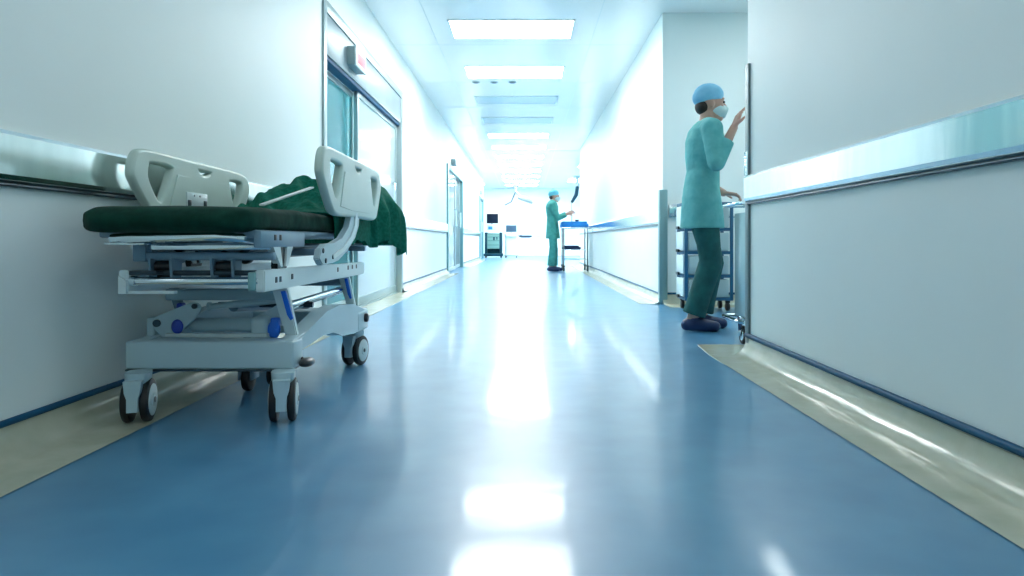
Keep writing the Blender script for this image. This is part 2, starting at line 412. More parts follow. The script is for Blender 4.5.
# ------------------------------------------------------------------ ceiling lights
LY = [(7.0,7.64,1), (8.86,9.5,1), (10.7,11.3,0), (12.55,13.15,0)] + [(14.4+1.85*k, 15.0+1.85*k, 1) for k in range(8)]
names = {0:'nearest lit ceiling panel in view, above the corridor floor', 1:'second lit ceiling panel in view, just before the unlit panels',
         2:'first unlit grey ceiling panel after the two near lit panels', 3:'second unlit grey ceiling panel before the distant row'}
for i, (a, b, on) in enumerate(LY):
    ords = ['first','second','third','fourth','fifth','sixth','seventh','last']
    lab = names.get(i) or 'bright ceiling panel of the distant row, %s beyond the unlit panels' % ords[i-4]
    t = thing('ceiling_light', lab, 'ceiling light', (-.14, (a+b)/2, H), 'rectangular ceiling light panels')
    bm = bmesh.new(); x0, x1 = -.80, .52
    for q in ((x0, x0+.02, a, b), (x1-.02, x1, a, b), (x0, x1, a, a+.02), (x0, x1, b-.02, b)): box(bm, q[0], q[1], q[2], q[3], H-.008, H+.002, .001)
    obj('frame', bm, WHITEP, t)
    bm = bmesh.new(); box(bm, x0+.02, x1-.02, a+.02, b-.02, H-.006, H+.001); obj('diffuser', bm, LAMP if on else LAMPOFF, t)
for k, x in enumerate((-.70, -.44, -.18)):
    t = thing('downlight', 'small dark ceiling spot beyond the second lit panel, %s of three' % ('left one','middle one','right one')[k], 'ceiling spot', (x, 9.75, H), 'ceiling spots')
    bm = bmesh.new(); disc(bm, (x, 9.75, H-.006), (0,0,1), .055, .012, 24, .003); obj('trim_ring', bm, ALU, t)
    bm = bmesh.new(); disc(bm, (x, 9.75, H-.010), (0,0,1), .038, .008, 20); obj('lens', bm, SCREEN2, t)
for a, lab, st in ((5.05, 'unseen fill panel added over the near edge of the sliding door', 3.2), (1.2, 'unseen fill panel added above the near end of the corridor', 1.2), (-1.2, 'unseen fill panel added behind the viewpoint near the back wall', 2.5)):  # out-of-view fill panels added to brighten the near end of the corridor
    t = thing('ceiling_light', lab, 'ceiling light', (-.14, a+.31, H), 'rectangular ceiling light panels')
    bm = bmesh.new(); box(bm, -.80, .52, a, a+.62, H-.006, H+.002, .001); obj('frame', bm, WHITEP, t)
    bm = bmesh.new(); box(bm, -.78, .50, a+.02, a+.60, H-.009, H-.005); obj('diffuser', bm, emit('fill_diffuser', (.97,1.,.995), st), t)
# panels for end room and bay, plus ones added to brighten the door glass
def room_panel(x0, x1, y0, y1, st, label):
    t = thing('ceiling_light', label, 'ceiling light', ((x0+x1)/2, (y0+y1)/2, H))
    bm = bmesh.new(); box(bm, x0, x1, y0, y1, H-.012, H+.002, .003); obj('frame', bm, WHITEP, t)
    bm = bmesh.new(); box(bm, x0+.03, x1-.03, y0+.03, y1-.03, H-.016, H-.010); obj('diffuser', bm, emit('room_diffuser_%s' % st, (.93,1.,1.), st), t)
room_panel(-3.4, -2.6, 5.6, 6.6, 16, 'ceiling panel added to brighten the room behind the turquoise door glass')
room_panel(-3.4, -2.6, 7.3, 8.3, 24, 'ceiling panel added to brighten the frosted white door leaf from behind')
room_panel(-3.4, -2.6, 14.0, 15.6, 8, 'ceiling panel added to brighten the room behind the second glass door')
room_panel(-3.4, -2.6, 22.6, 24.0, 8, 'ceiling panel added to brighten the room behind the most distant door')
room_panel(-2.6, -1.6, 26.6, 27.4, 14, 'ceiling panel at the left of the far end room')
room_panel(1.6, 3.0, 20.0, 21.0, 14, 'ceiling panel in the side space at the right of the far end room')
room_panel(1.6, 3.0, 25.0, 26.0, 14, 'ceiling panel deep at the right of the far end room')
room_panel(2.1, 3.0, 5.0, 5.7, 4, 'ceiling panel inside the side bay on the right')

# ------------------------------------------------------------------ the stretcher
BX0, BX1 = -1.415, -.82
bed = thing('hospital_stretcher', 'wheeled grey hospital stretcher with dark green mattress parked against the left wall', 'stretcher', (-1.12, 3.0, 0))
# mattress
def mattress():
    bm = bmesh.new(); n = 40; m = 16
    y0, y1 = 2.10, 4.12; x0, x1 = -1.415, -.855; z0, z1 = .662, .748
    rows = []
    for j in range(n+1):
        t = j/n; y = y0 + (y1-y0)*t
        e = min(t, 1-t)*(y1-y0)
        k = 1 if e > .10 else math.sqrt(max(0, 1-(1-e/.10)**2))*.65+.35
        kx = 1 if e > .16 else .72+.28*math.sqrt(max(0, 1-(1-e/.16)**2))
        cx = (x0+x1)/2; hw = (x1-x0)/2*kx; cz = (z0+z1)/2 - (.012 if t < .5 else 0)*max(0, 1-e/.2); hz = (z1-z0)/2*k
        ring = []
        for a in range(32):
            an = 2*PI*a/32; c, s = math.cos(an), math.sin(an)
            px = cx + hw*math.copysign(abs(c)**.22, c); pz = cz + hz*math.copysign(abs(s)**.45, s)
            nz = noise.noise((px*7, y*7, pz*9))*.006 + noise.noise((px*22, y*18, pz*22))*.003
            ring.append(bm.verts.new((px + nz*c, y, pz + nz*(1 if s > -.2 else .3))))
        rows.append(ring)
    for j in range(n):
        for a in range(32): bm.faces.new((rows[j][a], rows[j][(a+1) % 32], rows[j+1][(a+1) % 32], rows[j+1][a]))
    bm.faces.new(rows[0][::-1]); bm.faces.new(rows[-1])
    return bm
obj('mattress', mattress(), MATT, bed, 'all')
bm = bmesh.new(); box(bm, -1.375, -.865, 2.20, 4.08, .640, .668, .008); obj('platform', bm, BED_G, bed)
# end rail of chrome under the mattress
bm = bmesh.new(); tube(bm, [(-1.33,2.45,.635), (-1.345,2.26,.637), (-1.32,2.185,.638), (-1.25,2.165,.641), (-.98,2.165,.645), (-.92,2.175,.640), (-.89,2.22,.635), (-.885,2.5,.635)], (.011,.015), 12); obj('end_rail', bm, CHROME, bed)
bm = bmesh.new(); box(bm, -1.34, -1.21, 2.17, 2.20, .617, .625, .003); box(bm, -1.33, -.86, 2.3, 2.33, .600, .625, .004); obj('crossbar', bm, CHROME, bed)
# right side box of the litter
for sx in (1, -1):
    xo = -.864 if sx > 0 else -1.335; ya = 2.20 if sx > 0 else 2.55
    bm = bmesh.new(); box(bm, xo-.012, xo+.014, ya, ya+.44, .608, .664, .006); o = obj('side_box', bm, BED_G, bed)
    for y in (ya+.115, ya+.165):
        bm = bmesh.new(); box(bm, xo-.014, xo+.016, y, y+.022, .632, .652, .002); obj('slot', bm, BLACKP, o)
    for poly in ([(.11,.612), (.18,.612), (.205,.540), (.185,.540)], [(.25,.612), (.31,.612), (.255,.540), (.235,.540)]):
        bm = bmesh.new(); prism(bm, [(ya+u, v) for u, v in poly], 'x', xo-.012, xo+.012); obj('hanger', bm, BED_W2, bed, False)
    bm = bmesh.new(); prism(bm, [(ya+u, v) for u, v in ((.195,.608), (.24,.608), (.27,.545), (.255,.520), (.18,.520), (.17,.545))], 'x', xo-.018, xo+.004); obj('damper', bm, BLACKP, bed, False)
# upper frame: blue-grey crossbars and long dark tubes
bm = bmesh.new(); box(bm, -1.31, -.845, 2.29, 2.325, .565, .592, .006); box(bm, -1.315, -1.27, 2.285, 2.33, .56, .64, .006); obj('crossbar', bm, BED_G, bed)
for y, z in ((2.78,.585), (3.25,.585), (3.62,.59)):
    bm = bmesh.new(); box(bm, -1.38, -.85, y, y+.04, z-.014, z+.014, .004); obj('crossbar', bm, BED_G, bed)
for x in (-1.30, -.95):
    bm = bmesh.new(); tube(bm, [(x,2.33,.605), (x,3.95,.605)], .014, 12); obj('long_tube', bm, BED_D, bed)
bm = bmesh.new(); tube(bm, [(-1.1,2.5,.575), (-1.1,3.7,.575)], .02, 14); obj('long_tube', bm, BED_D, bed)
for x in (-1.25, -1.18, -1.045, -.975):
    bm = bmesh.new(); prism(bm, [(2.27,.572), (2.345,.572), (2.335,.500), (2.28,.500)], 'x', x-.004, x+.004); obj('bracket', bm, BED_G, bed, False)
for a in (-1.24, -1.035):
    bm = bmesh.new(); tube(bm, [(a,2.30,.545), (a+.055,2.30,.545)], .018, 14); box(bm, a+.008, a+.05, 2.285, 2.32, .505, .53, .003); obj('roller', bm, BLACKP, bed)
for p in ((-1.22,2.42,.615), (-.98,2.40,.575), (-.98,2.42,.605), (-.90,3.0,.575), (-1.0,2.75,.57), (-.93,3.3,.56)):
    bm = bmesh.new(); disc(bm, p, (0,1,0), .026, .03, 20, .005); obj('pad', bm, BLACKP, bed)
# white side beams and chrome end tube of the middle frame
for sx in (1, -1):
    x = -.868 if sx > 0 else -1.315
    bm = bmesh.new(); prism(bm, [(2.235,.462), (2.235,.535), (3.62,.518), (3.62,.455)], 'x', x-.016, x+.016); bmesh.ops.bevel(bm, geom=list(bm.edges), offset=.004, segments=2, affect='EDGES')
    o = obj('side_beam', bm, BED_W2, bed)
    if sx > 0:
        for y, z in ((2.33,.497), (2.37,.497), (2.49,.500), (3.10,.500), (3.28,.502), (3.36,.502), (3.44,.502)):
            bm = bmesh.new(); box(bm, x+.012, x+.018, y, y+.02, z-.010, z+.010, .002); obj('slot', bm, BLACKP, o)
bm = bmesh.new(); tube(bm, [(-1.30,2.25,.498), (-.885,2.25,.498)], .0135, 14); tube(bm, [(-1.298,2.25,.498), (-1.28,2.25,.498)], .017, 14); tube(bm, [(-.90,2.25,.498), (-.875,2.25,.498)], .018, 14); obj('end_tube', bm, CHROME, bed)
bm = bmesh.new(); tube(bm, [(-1.22,2.29,.523), (-.88,2.29,.523)], .009, 10); obj('end_tube', bm, BED_D, bed)
bm = bmesh.new(); prism(bm, [(-1.325,.458), (-1.325,.515), (-1.300,.500), (-1.300,.458)], 'y', 2.224, 2.27); box(bm, -1.325, -1.15, 2.238, 2.262, .456, .466, .002); obj('end_bumper', bm, BED_W2, bed, False)
bm = bmesh.new(); box(bm, -1.325, -1.21, 2.24, 2.34, .518, .532, .003); obj('end_cap', bm, BED_D, bed)
bm = bmesh.new(); box(bm, -.905, -.880, 2.225, 2.29, .466, .528, .005); obj('connector', bm, mat('teal_plastic', (.20,.42,.45), .35), bed)
# lift gear
bm = bmesh.new(); box(bm, -1.345, -.90, 2.55, 2.60, .408, .450, .006); obj('lift_crossbar', bm, BED_L, bed)
bm = bmesh.new(); box(bm, -1.345, -.90, 3.38, 3.43, .408, .450, .006); obj('lift_crossbar', bm, BED_G, bed)
def lift_leg(x, ya, yb, za, zb, w, m):
    bm = bmesh.new()
    prism(bm, [(x-w/2-.006, za), (x+w/2, za), (x+w/2+.012, zb), (x-w/2+.018, zb)], 'y', ya, ya+.028)
    bmesh.ops.bevel(bm, geom=list(bm.edges), offset=.004, segments=2, affect='EDGES')
    # lean towards the back at the foot
    for v in bm.verts: v.co.y += (za-v.co.z)/(za-zb)*(yb-ya)
    return obj('lift_leg', bm, m, bed)
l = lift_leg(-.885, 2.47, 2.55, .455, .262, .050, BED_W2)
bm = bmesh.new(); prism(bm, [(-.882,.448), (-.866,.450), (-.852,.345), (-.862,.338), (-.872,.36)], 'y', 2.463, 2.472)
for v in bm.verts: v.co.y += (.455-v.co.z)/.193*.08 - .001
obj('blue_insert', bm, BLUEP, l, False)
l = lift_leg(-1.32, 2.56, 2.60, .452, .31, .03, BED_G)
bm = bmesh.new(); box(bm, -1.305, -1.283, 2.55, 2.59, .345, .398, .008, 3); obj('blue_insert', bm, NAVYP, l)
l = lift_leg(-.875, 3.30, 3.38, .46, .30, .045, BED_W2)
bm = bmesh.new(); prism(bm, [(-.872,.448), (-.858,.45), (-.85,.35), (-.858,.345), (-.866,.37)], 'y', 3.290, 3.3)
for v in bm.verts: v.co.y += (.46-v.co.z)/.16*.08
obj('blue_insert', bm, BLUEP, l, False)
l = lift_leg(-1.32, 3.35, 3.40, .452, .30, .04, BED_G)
# lower pivot blocks, link plate, big actuator cylinder
bm = bmesh.new(); box(bm, -1.405, -1.375, 2.53, 2.60, .262, .345, .010, 3); obj('pivot_block', bm, BED_W, bed)
bm = bmesh.new(); box(bm, -1.02, -.955, 2.53, 2.62, .262, .350, .018, 3); obj('pivot_block', bm, BED_W, bed)
bm = bmesh.new()
prism(bm, [(-1.385,.335), (-1.37,.350), (-1.24,.402), (-1.215,.398), (-1.205,.378), (-1.225,.345), (-1.275,.300), (-1.30,.268), (-1.345,.268), (-1.38,.305)], 'y', 2.535, 2.555)
bmesh.ops.bevel(bm, geom=list(bm.edges), offset=.004, segments=2, affect='EDGES')
l = obj('link_plate', bm, BED_W, bed)
bm = bmesh.new(); disc(bm, (-1.365,2.532,.325), (0,1,0), .014, .012, 20, .002); obj('pivot_bolt', bm, BED_D, l); bm = bmesh.new(); disc(bm, (-1.225,2.532,.388), (0,1,0), .010, .012, 16, .002); obj('pivot_bolt', bm, BED_D, l)
bm = bmesh.new(); ball(bm, (-1.288,2.530,.313), .022, .012, .027); obj('blue_cap', bm, NAVYP, l)
bm = bmesh.new(); ball(bm, (-.935,2.545,.300), .024, .014, .035); box(bm, -.945,-.915,2.53,2.56,.30,.345,.006); obj('blue_cap', bm, BLUEP, bed)
bm = bmesh.new()
prism(bm, [(-1.02,.335), (-1.0,.352), (-.915,.40), (-.90,.385), (-.90,.33), (-.96,.27), (-1.01,.27)], 'y', 2.575, 2.595); obj('link_plate', bm, BED_W, bed, False)
bm = bmesh.new(); tube(bm, [(-1.27,2.60,.312), (-1.262,2.60,.312), (-.985,2.60,.312)], [.022,.027,.027], 24); obj('actuator_cylinder', bm, BED_W, bed)
bm = bmesh.new(); box(bm, -1.33, -.95, 2.52, 2.54, .274, .288, .003); obj('lower_bar', bm, BED_W2, bed)
bm = bmesh.new(); tube(bm, [(-1.205,2.60,.380), (-1.195,2.60,.381)], .017, 16); tube(bm, [(-1.195,2.60,.381), (-1.12,2.62,.386), (-1.02,2.66,.398), (-.955,2.70,.404)], [.011,.013,.018,.018], 16); obj('piston', bm, BED_W, bed)
bm = bmesh.new(); tube(bm, [(-.945,2.62,.372), (-.89,3.36,.398)], .014, 12); obj('piston', bm, CHROME, bed)
bm = bmesh.new(); tube(bm, [(-.97,2.62,.34), (-.93,3.0,.372), (-.90,3.34,.385)], .012, 12); obj('piston', bm, CHROME, bed)
bm = bmesh.new(); tube(bm, [(-1.16,2.72,.37), (-1.10,3.45,.31)], .022, 14); obj('actuator_cylinder', bm, BED_G, bed)
bm = bmesh.new(); tube(bm, [(-1.3,2.9,.36), (-.9,2.9,.36)], .012, 12); box(bm, -1.06,-.98,2.85,2.92,.35,.375,.006); obj('lower_crossbar', bm, BED_D, bed)
# plastic base: front and rear beams, arched sides
def rbox(nm, x0, x1, y0, y1, z0, z1, b, m):
    bm = bmesh.new(); box(bm, x0, x1, y0, y1, z0, z1, b, 4); return obj(nm, bm, m, bed)
rbox('front_base_beam', -1.425, -.825, 2.43, 2.54, .172, .272, .010, BED_W)
bm = bmesh.new(); box(bm, -1.421, -.829, 2.424, 2.545, .166, .174, .003); obj('base_seam', bm, BED_D, bed)
rbox('rear_base_beam', BX0, -.825, 3.38, 3.60, .172, .280, .016, BED_W)
for x0, x1 in ((-.895,-.828), (-1.41,-1.345)):
    bm = bmesh.new()
    prism(bm, [(2.45,.272), (2.6,.285), (2.85,.335), (3.05,.345), (3.3,.325), (3.56,.28), (3.56,.175), (3.3,.182), (3.1,.20), (2.95,.235), (2.8,.250), (2.5,.225), (2.45,.22)], 'x', x0, x1)
    bmesh.ops.bevel(bm, geom=[e for e in bm.edges], offset=.008, segments=3, affect='EDGES')
    obj('side_base_beam', bm, BED_W, bed)
bm = bmesh.new(); disc(bm, (-.822,3.52,.235), (1,0,0), .022, .03, 20, .006); obj('bumper_wheel', bm, BLACKP, bed)
bm = bmesh.new(); tube(bm, [(-.86,2.56,.205), (-.82,2.52,.19)], .010, 10); ball(bm, (-.798,2.50,.187), .026, .05, .017); obj('brake_pedal', bm, BLACKP, bed)
def caster(x, y, top, ang=0.):
    R = .075; Rm = Matrix.Translation((x, y, 0)) @ Matrix.Rotation(ang, 4, 'Z')
    def fin(bm): bm.transform(Rm); return bm
    bm = bmesh.new()
    ring_loft(bm, [(0,.0,.105,.012,.045,.8), (0,.0,.11,.014,.05,.8), (0,.0,.13,.024,.05,.7), (0,-.005,.148,.038,.048,.6), (0,-.005,top,.040,.048,.6)], 24)
    prism(bm, [(-.055,.148), (.05,.148), (.03,.07), (.012,.045), (-.012,.045), (-.052,.075)], 'x', -.0115, .0115)
    prism(bm, [(-.028,.155), (.028,.155), (.024,.115), (.017,.095), (.017,.050), (-.017,.050), (-.017,.095), (-.024,.115)], 'y', -.085, -.052)
    t = obj('caster', fin(bm), BED_W, bed, True)
    for s in (-1, 1):
        bm = bmesh.new(); disc(bm, (s*.030,0,R), (1,0,0), R, .027, 40, .009); w = obj('tire', fin(bm), DARK, t)
        bm = bmesh.new(); disc(bm, (s*.044,0,R), (1,0,0), R*.74, .005, 32, .002); disc(bm, (s*.0475,0,R), (1,0,0), R*.30, .005, 24, .002); obj('hub', fin(bm), BED_W2, t)
        bm = bmesh.new(); disc(bm, (s*.0505,0,R), (1,0,0), R*.13, .004, 16, .001); obj('axle_bolt', fin(bm), BED_D, t)
caster(-1.348, 2.385, .175, .26); caster(-.848, 2.40, .175, .24); caster(-.865, 3.48, .175, -.2); caster(-1.345, 3.48, .175, .1)
# fifth wheel
bm = bmesh.new(); box(bm, -1.20, -1.13, 2.82, 3.2, .150, .175, .004); box(bm, -1.195, -1.185, 2.84, 2.92, .05, .165, .002); box(bm, -1.145, -1.135, 2.84, 2.92, .05, .165, .002); tube(bm, [(-1.10,2.9,.13), (-1.16,2.9,.19)], .014, 12); obj('steering_arm', bm, BED_G, bed)
bm = bmesh.new(); disc(bm, (-1.165,2.88,.052), (1,0,0), .052, .03, 32, .008); obj('steering_wheel', bm, DARK, bed); bm = bmesh.new(); disc(bm, (-1.07,2.90,.065), (1,0,0), .045, .03, 28, .008); obj('steering_wheel', bm, DARK, bed)
# side rails
def side_rail(x, y0, z1, z0, L, nm='side_rail', holes_off=0):
    h = z1-z0
    def T(u, v): return (y0+u*L, z0+v*h)
    def TP(*pts): return [(*T(p[0], p[1]), p[2] if len(p) > 2 else .25) for p in pts]
    outer = TP((.00,.60), (.005,.80), (.03,.955), (.085,1.0), (.30,.995,.33), (.70,.985,.33), (.91,.965), (.968,.91), (.998,.78), (.995,.62),
               (.90,.06), (.85,.0), (.60,.0,.33), (.35,.0,.33), (.20,.0), (.135,.06))
    h1 = TP((.085,.84,.3), (.10,.885), (.20,.895,.3), (.265,.86), (.27,.80), (.205,.30), (.175,.20), (.145,.24), (.08,.60,.3))
    h2 = TP((.80,.86), (.90,.86,.3), (.925,.80), (.92,.60,.3), (.865,.24), (.84,.20), (.82,.27), (.765,.78), (.77,.83))
    h3 = TP((.455,.925,.1), (.60,.92,.1), (.59,.83), (.55,.77), (.505,.78), (.475,.84))
    r = plate_curve(nm, outer, [h1, h2, h3], x, .036, .013, RAILP, bed)
    return r
def inset(x, y0, z1, z0, L, par, side):
    h = z1-z0
    bm = bmesh.new()
    xs = x + side*.018
    P = [(y0+u*L, z0+v*h) for u, v in ((.29,.74), (.44,.72), (.62,.72), (.75,.73), (.80,.10), (.72,.07), (.40,.07), (.22,.10))]
    prism(bm, P, 'x', xs-.004, xs+.0035)
    bmesh.ops.bevel(bm, geom=list(bm.edges), offset=.003, segments=2, affect='EDGES')
    return obj('raised_panel', bm, RAILP, par)
r1 = side_rail(-.80, 2.655, .998, .750, 1.05); inset(-.80, 2.655, .998, .750, 1.05, r1, 1)
r2 = side_rail(-1.43, 2.475, .962, .725, 1.02); inset(-1.43, 2.475, .962, .725, 1.02, r2, 1)
# control plate on the wall-side rail
bm = bmesh.new(); box(bm, -1.411, -1.404, 2.84, 3.02, .765, .835, .002); cp = obj('label_plate', bm, BED_W2, r2)
bm = bmesh.new()
for y, z in ((2.845,.772), (2.985,.775)): box(bm, -1.405, -1.402, y, y+.028, z, z+.03, .001)
for y in (2.90, 2.95): disc(bm, (-1.404, y, .822), (1,0,0), .004, .003, 10)
obj('recess', bm, BED_D, cp)
# curved support arms
for x in (-.80, -1.415):
    bm = bmesh.new()
    prism(bm, [(3.12,.775), (3.26,.775), (3.24,.70), (3.17,.64), (3.02,.585), (2.90,.548), (2.80,.54), (2.66,.535), (2.62,.56), (2.64,.60), (2.70,.618), (2.82,.622), (2.95,.64), (3.06,.69)], 'x', x-.014, x+.012)
    bmesh.ops.bevel(bm, geom=list(bm.edges), offset=.004, segments=2, affect='EDGES')
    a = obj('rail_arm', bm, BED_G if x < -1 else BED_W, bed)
    if x > -1:
        bm = bmesh.new()
        for y, z in ((2.665,.592), (2.70,.552), (2.80,.565)): disc(bm, (x+.013, y, z), (1,0,0), .010, .006, 16, .002)
        obj('arm_bolt', bm, BED_D, a)
        bm = bmesh.new(); prism(bm, [(3.16,.76), (3.20,.76), (3.18,.69), (3.10,.63), (2.96,.585), (2.80,.556), (2.79,.572), (2.95,.603), (3.07,.65), (3.14,.70)], 'x', x+.011, x+.018); obj('arm_cover', bm, BED_W2, a, False)

# ------------------------------------------------------------------ the green blanket pile and drape
def blanket():
    bm = bmesh.new()
    y0, y1, ny = 3.02, 4.16, 110
    nx = 46
    rows = []
    def sst(a, b, v): t = max(0, min(1, (v-a)/(b-a))); return t*t*(3-2*t)
    for j in range(ny+1):
        t = j/ny; y = y0+(y1-y0)*t
        ridge = .19*(sst(-.05,.42,t)) + .025*sst(.5,.8,t)
        if t > .95: ridge -= .03*sst(.95,1,t)
        row = []
        zhem = .635 - .02*sst(.2,.45,t) - .05*sst(.7,.97,t) + .016*math.sin(t*19) + .03*noise.noise((t*9, 2.2, 0))
        for i in range(nx+1):
            s = i/nx
            if s < .62:                      # over the mattress
                u = s/.62; x = -1.385 + u*(.535)
                prof = math.sin(PI*min(1, max(0, .10+.86*u)))**.65; prof = prof + (1-prof)*sst(.55,.8,t)*sst(.4,.7,u)*.9
                f = noise.noise((x*5.2, y*4.2, 3.1))*.05 + noise.noise((x*12+2, y*9, .7))*.018 + (.10-abs(noise.noise((x*9+y*6, y*4-x*3, 9))))*.10 + (.08-abs(noise.noise((x*17-y*9, y*6, 4))))*.03
                z = .752 + max(0, ridge*prof + f*sst(0,.12,t)*min(1, prof*1.4))
                xx = x; yoff = .09*(1-t)*(1-u)
            else:                            # over the edge and down
                v = (s-.62)/.38
                p_ = math.sin(PI*.96)**.65; ztop = .752 + max(0, ridge*(p_ + (1-p_)*sst(.55,.8,t)*.9)); yoff = 0
                out = .03+.075*sst(.5,.95,t)*math.sin(min(1, v*1.4)*PI/2)
                fold = .021*math.sin(y*38 + 1.5*noise.noise((0, y*6, 1)))*sst(0,.5,v)
                # stays inside the rail until the rail ends
                lim = .008 + .10*sst(3.70,3.92,y)
                xx = -.85 + min(out+fold, lim + .0) * (math.sin(min(1, v*2)*PI/2)) if y < 3.72 else -.85 + (out+fold)*math.sin(min(1, v*2)*PI/2)
                z = ztop + (zhem-ztop)*v**(.9+.45*sst(.6,.9,t)) + noise.noise((4, y*9, v*3))*.012*(1-v)
            row.append(bm.verts.new((xx, y+yoff, z)))
        rows.append(row)
    for j in range(ny):
        for i in range(nx): bm.faces.new((rows[j][i], rows[j][i+1], rows[j+1][i+1], rows[j+1][i]))
    # hanging end over the foot of the mattress
    last = rows[-1]; prev = last
    for k in range(1, 9):
        cur = [bm.verts.new((v.co.x + .01*math.sin(v.co.x*30), 4.16 + .035*math.sin(k/8*PI/2) + .012*math.sin(v.co.x*25+k*.3), v.co.z + (min(.62, v.co.z)-.02 - v.co.z)*(k/8))) for v in last]
        for i in range(nx): bm.faces.new((prev[i], prev[i+1], cur[i+1], cur[i]))
        prev = cur
    return bm
t = thing('green_blanket', 'rumpled dark green cloth heaped on the mattress and hanging over its far corner', 'blanket', (-1.1, 3.5, .752))
baked('cloth', blanket(), GREEN, t, solid=.007, subsurf=1)
bm = bmesh.new(); box(bm, -.011, .011, -.27, .27, -.004, .004, .002)
bm.transform(Matrix.Translation((-.995, 2.88, .822)) @ Matrix.Rotation(-.05, 4, 'Z') @ Matrix.Rotation(math.radians(11.5), 4, 'X'))
tag(obj('white_bar', bm, WHITEP), 'thin white strip slanting over the green cloth on the mattress', 'bar')

# ------------------------------------------------------------------ people (facing +X)
def chain(bm, pts, radii, n=16):
    """limb with rounded ends"""
    pts = [Vector(p) for p in pts]
    # resample for smoothness
    P, Rr = [], []
    for i in range(len(pts)-1):
        for k in range(5):
            t = k/5; P.append(pts[i].lerp(pts[i+1], t)); Rr.append(radii[i]*(1-t)+radii[i+1]*t)
    P.append(pts[-1]); Rr.append(radii[-1])
    tube(bm, P, Rr, n); ball(bm, P[0], Rr[0], u=n, v=10); ball(bm, P[-1], Rr[-1], u=n, v=10)
    for p, r in zip(pts[1:-1], radii[1:-1]): ball(bm, p, r, u=n, v=10)
def hand(bm, wrist, d, nrm, s, curl=.35):
    """wrist position, direction of the fingers, palm normal; s=+1/-1 side of the thumb"""
    w = Vector(wrist); d = Vector(d).normalized(); nrm = Vector(nrm); nrm = (nrm - d*nrm.dot(d)).normalized(); a = d.cross(nrm).normalized()*s
    pc = w + d*.045
    # palm
    for q in (-.028, -.010, .010, .028): tube(bm, [w + a*q*.55, w + d*.03 + a*q, w + d*.085 + a*q], [.015,.014,.012], 10); ball(bm, w+d*.085+a*q, .0125, u=10, v=8)
    ball(bm, w, .024, u=12, v=8)
    lens = (.072, .080, .074, .058)
    for k, q in enumerate((.030, .0105, -.0095, -.029)):
        b0 = w + d*.085 + a*q; L = lens[k]; c = curl + .07*k
        p = b0; dirv = d; pts = [p]
        for seg, fr in enumerate((.45, .32, .23)):
            ang = c*(seg+.6); dirv = (d*math.cos(ang) + nrm*math.sin(ang)).normalized()
            p = p + dirv*L*fr; pts.append(p)
        chain(bm, pts, [.0095,.009,.008,.007], 10)
    t0 = w + d*.025 + a*.026; t1 = t0 + (d*.55 + a*.75 + nrm*.25).normalized()*.042; t2 = t1 + (d*.85 + a*.25 + nrm*.35).normalized()*.030
    chain(bm, [t0, t1, t2], [.014,.011,.0085], 10)
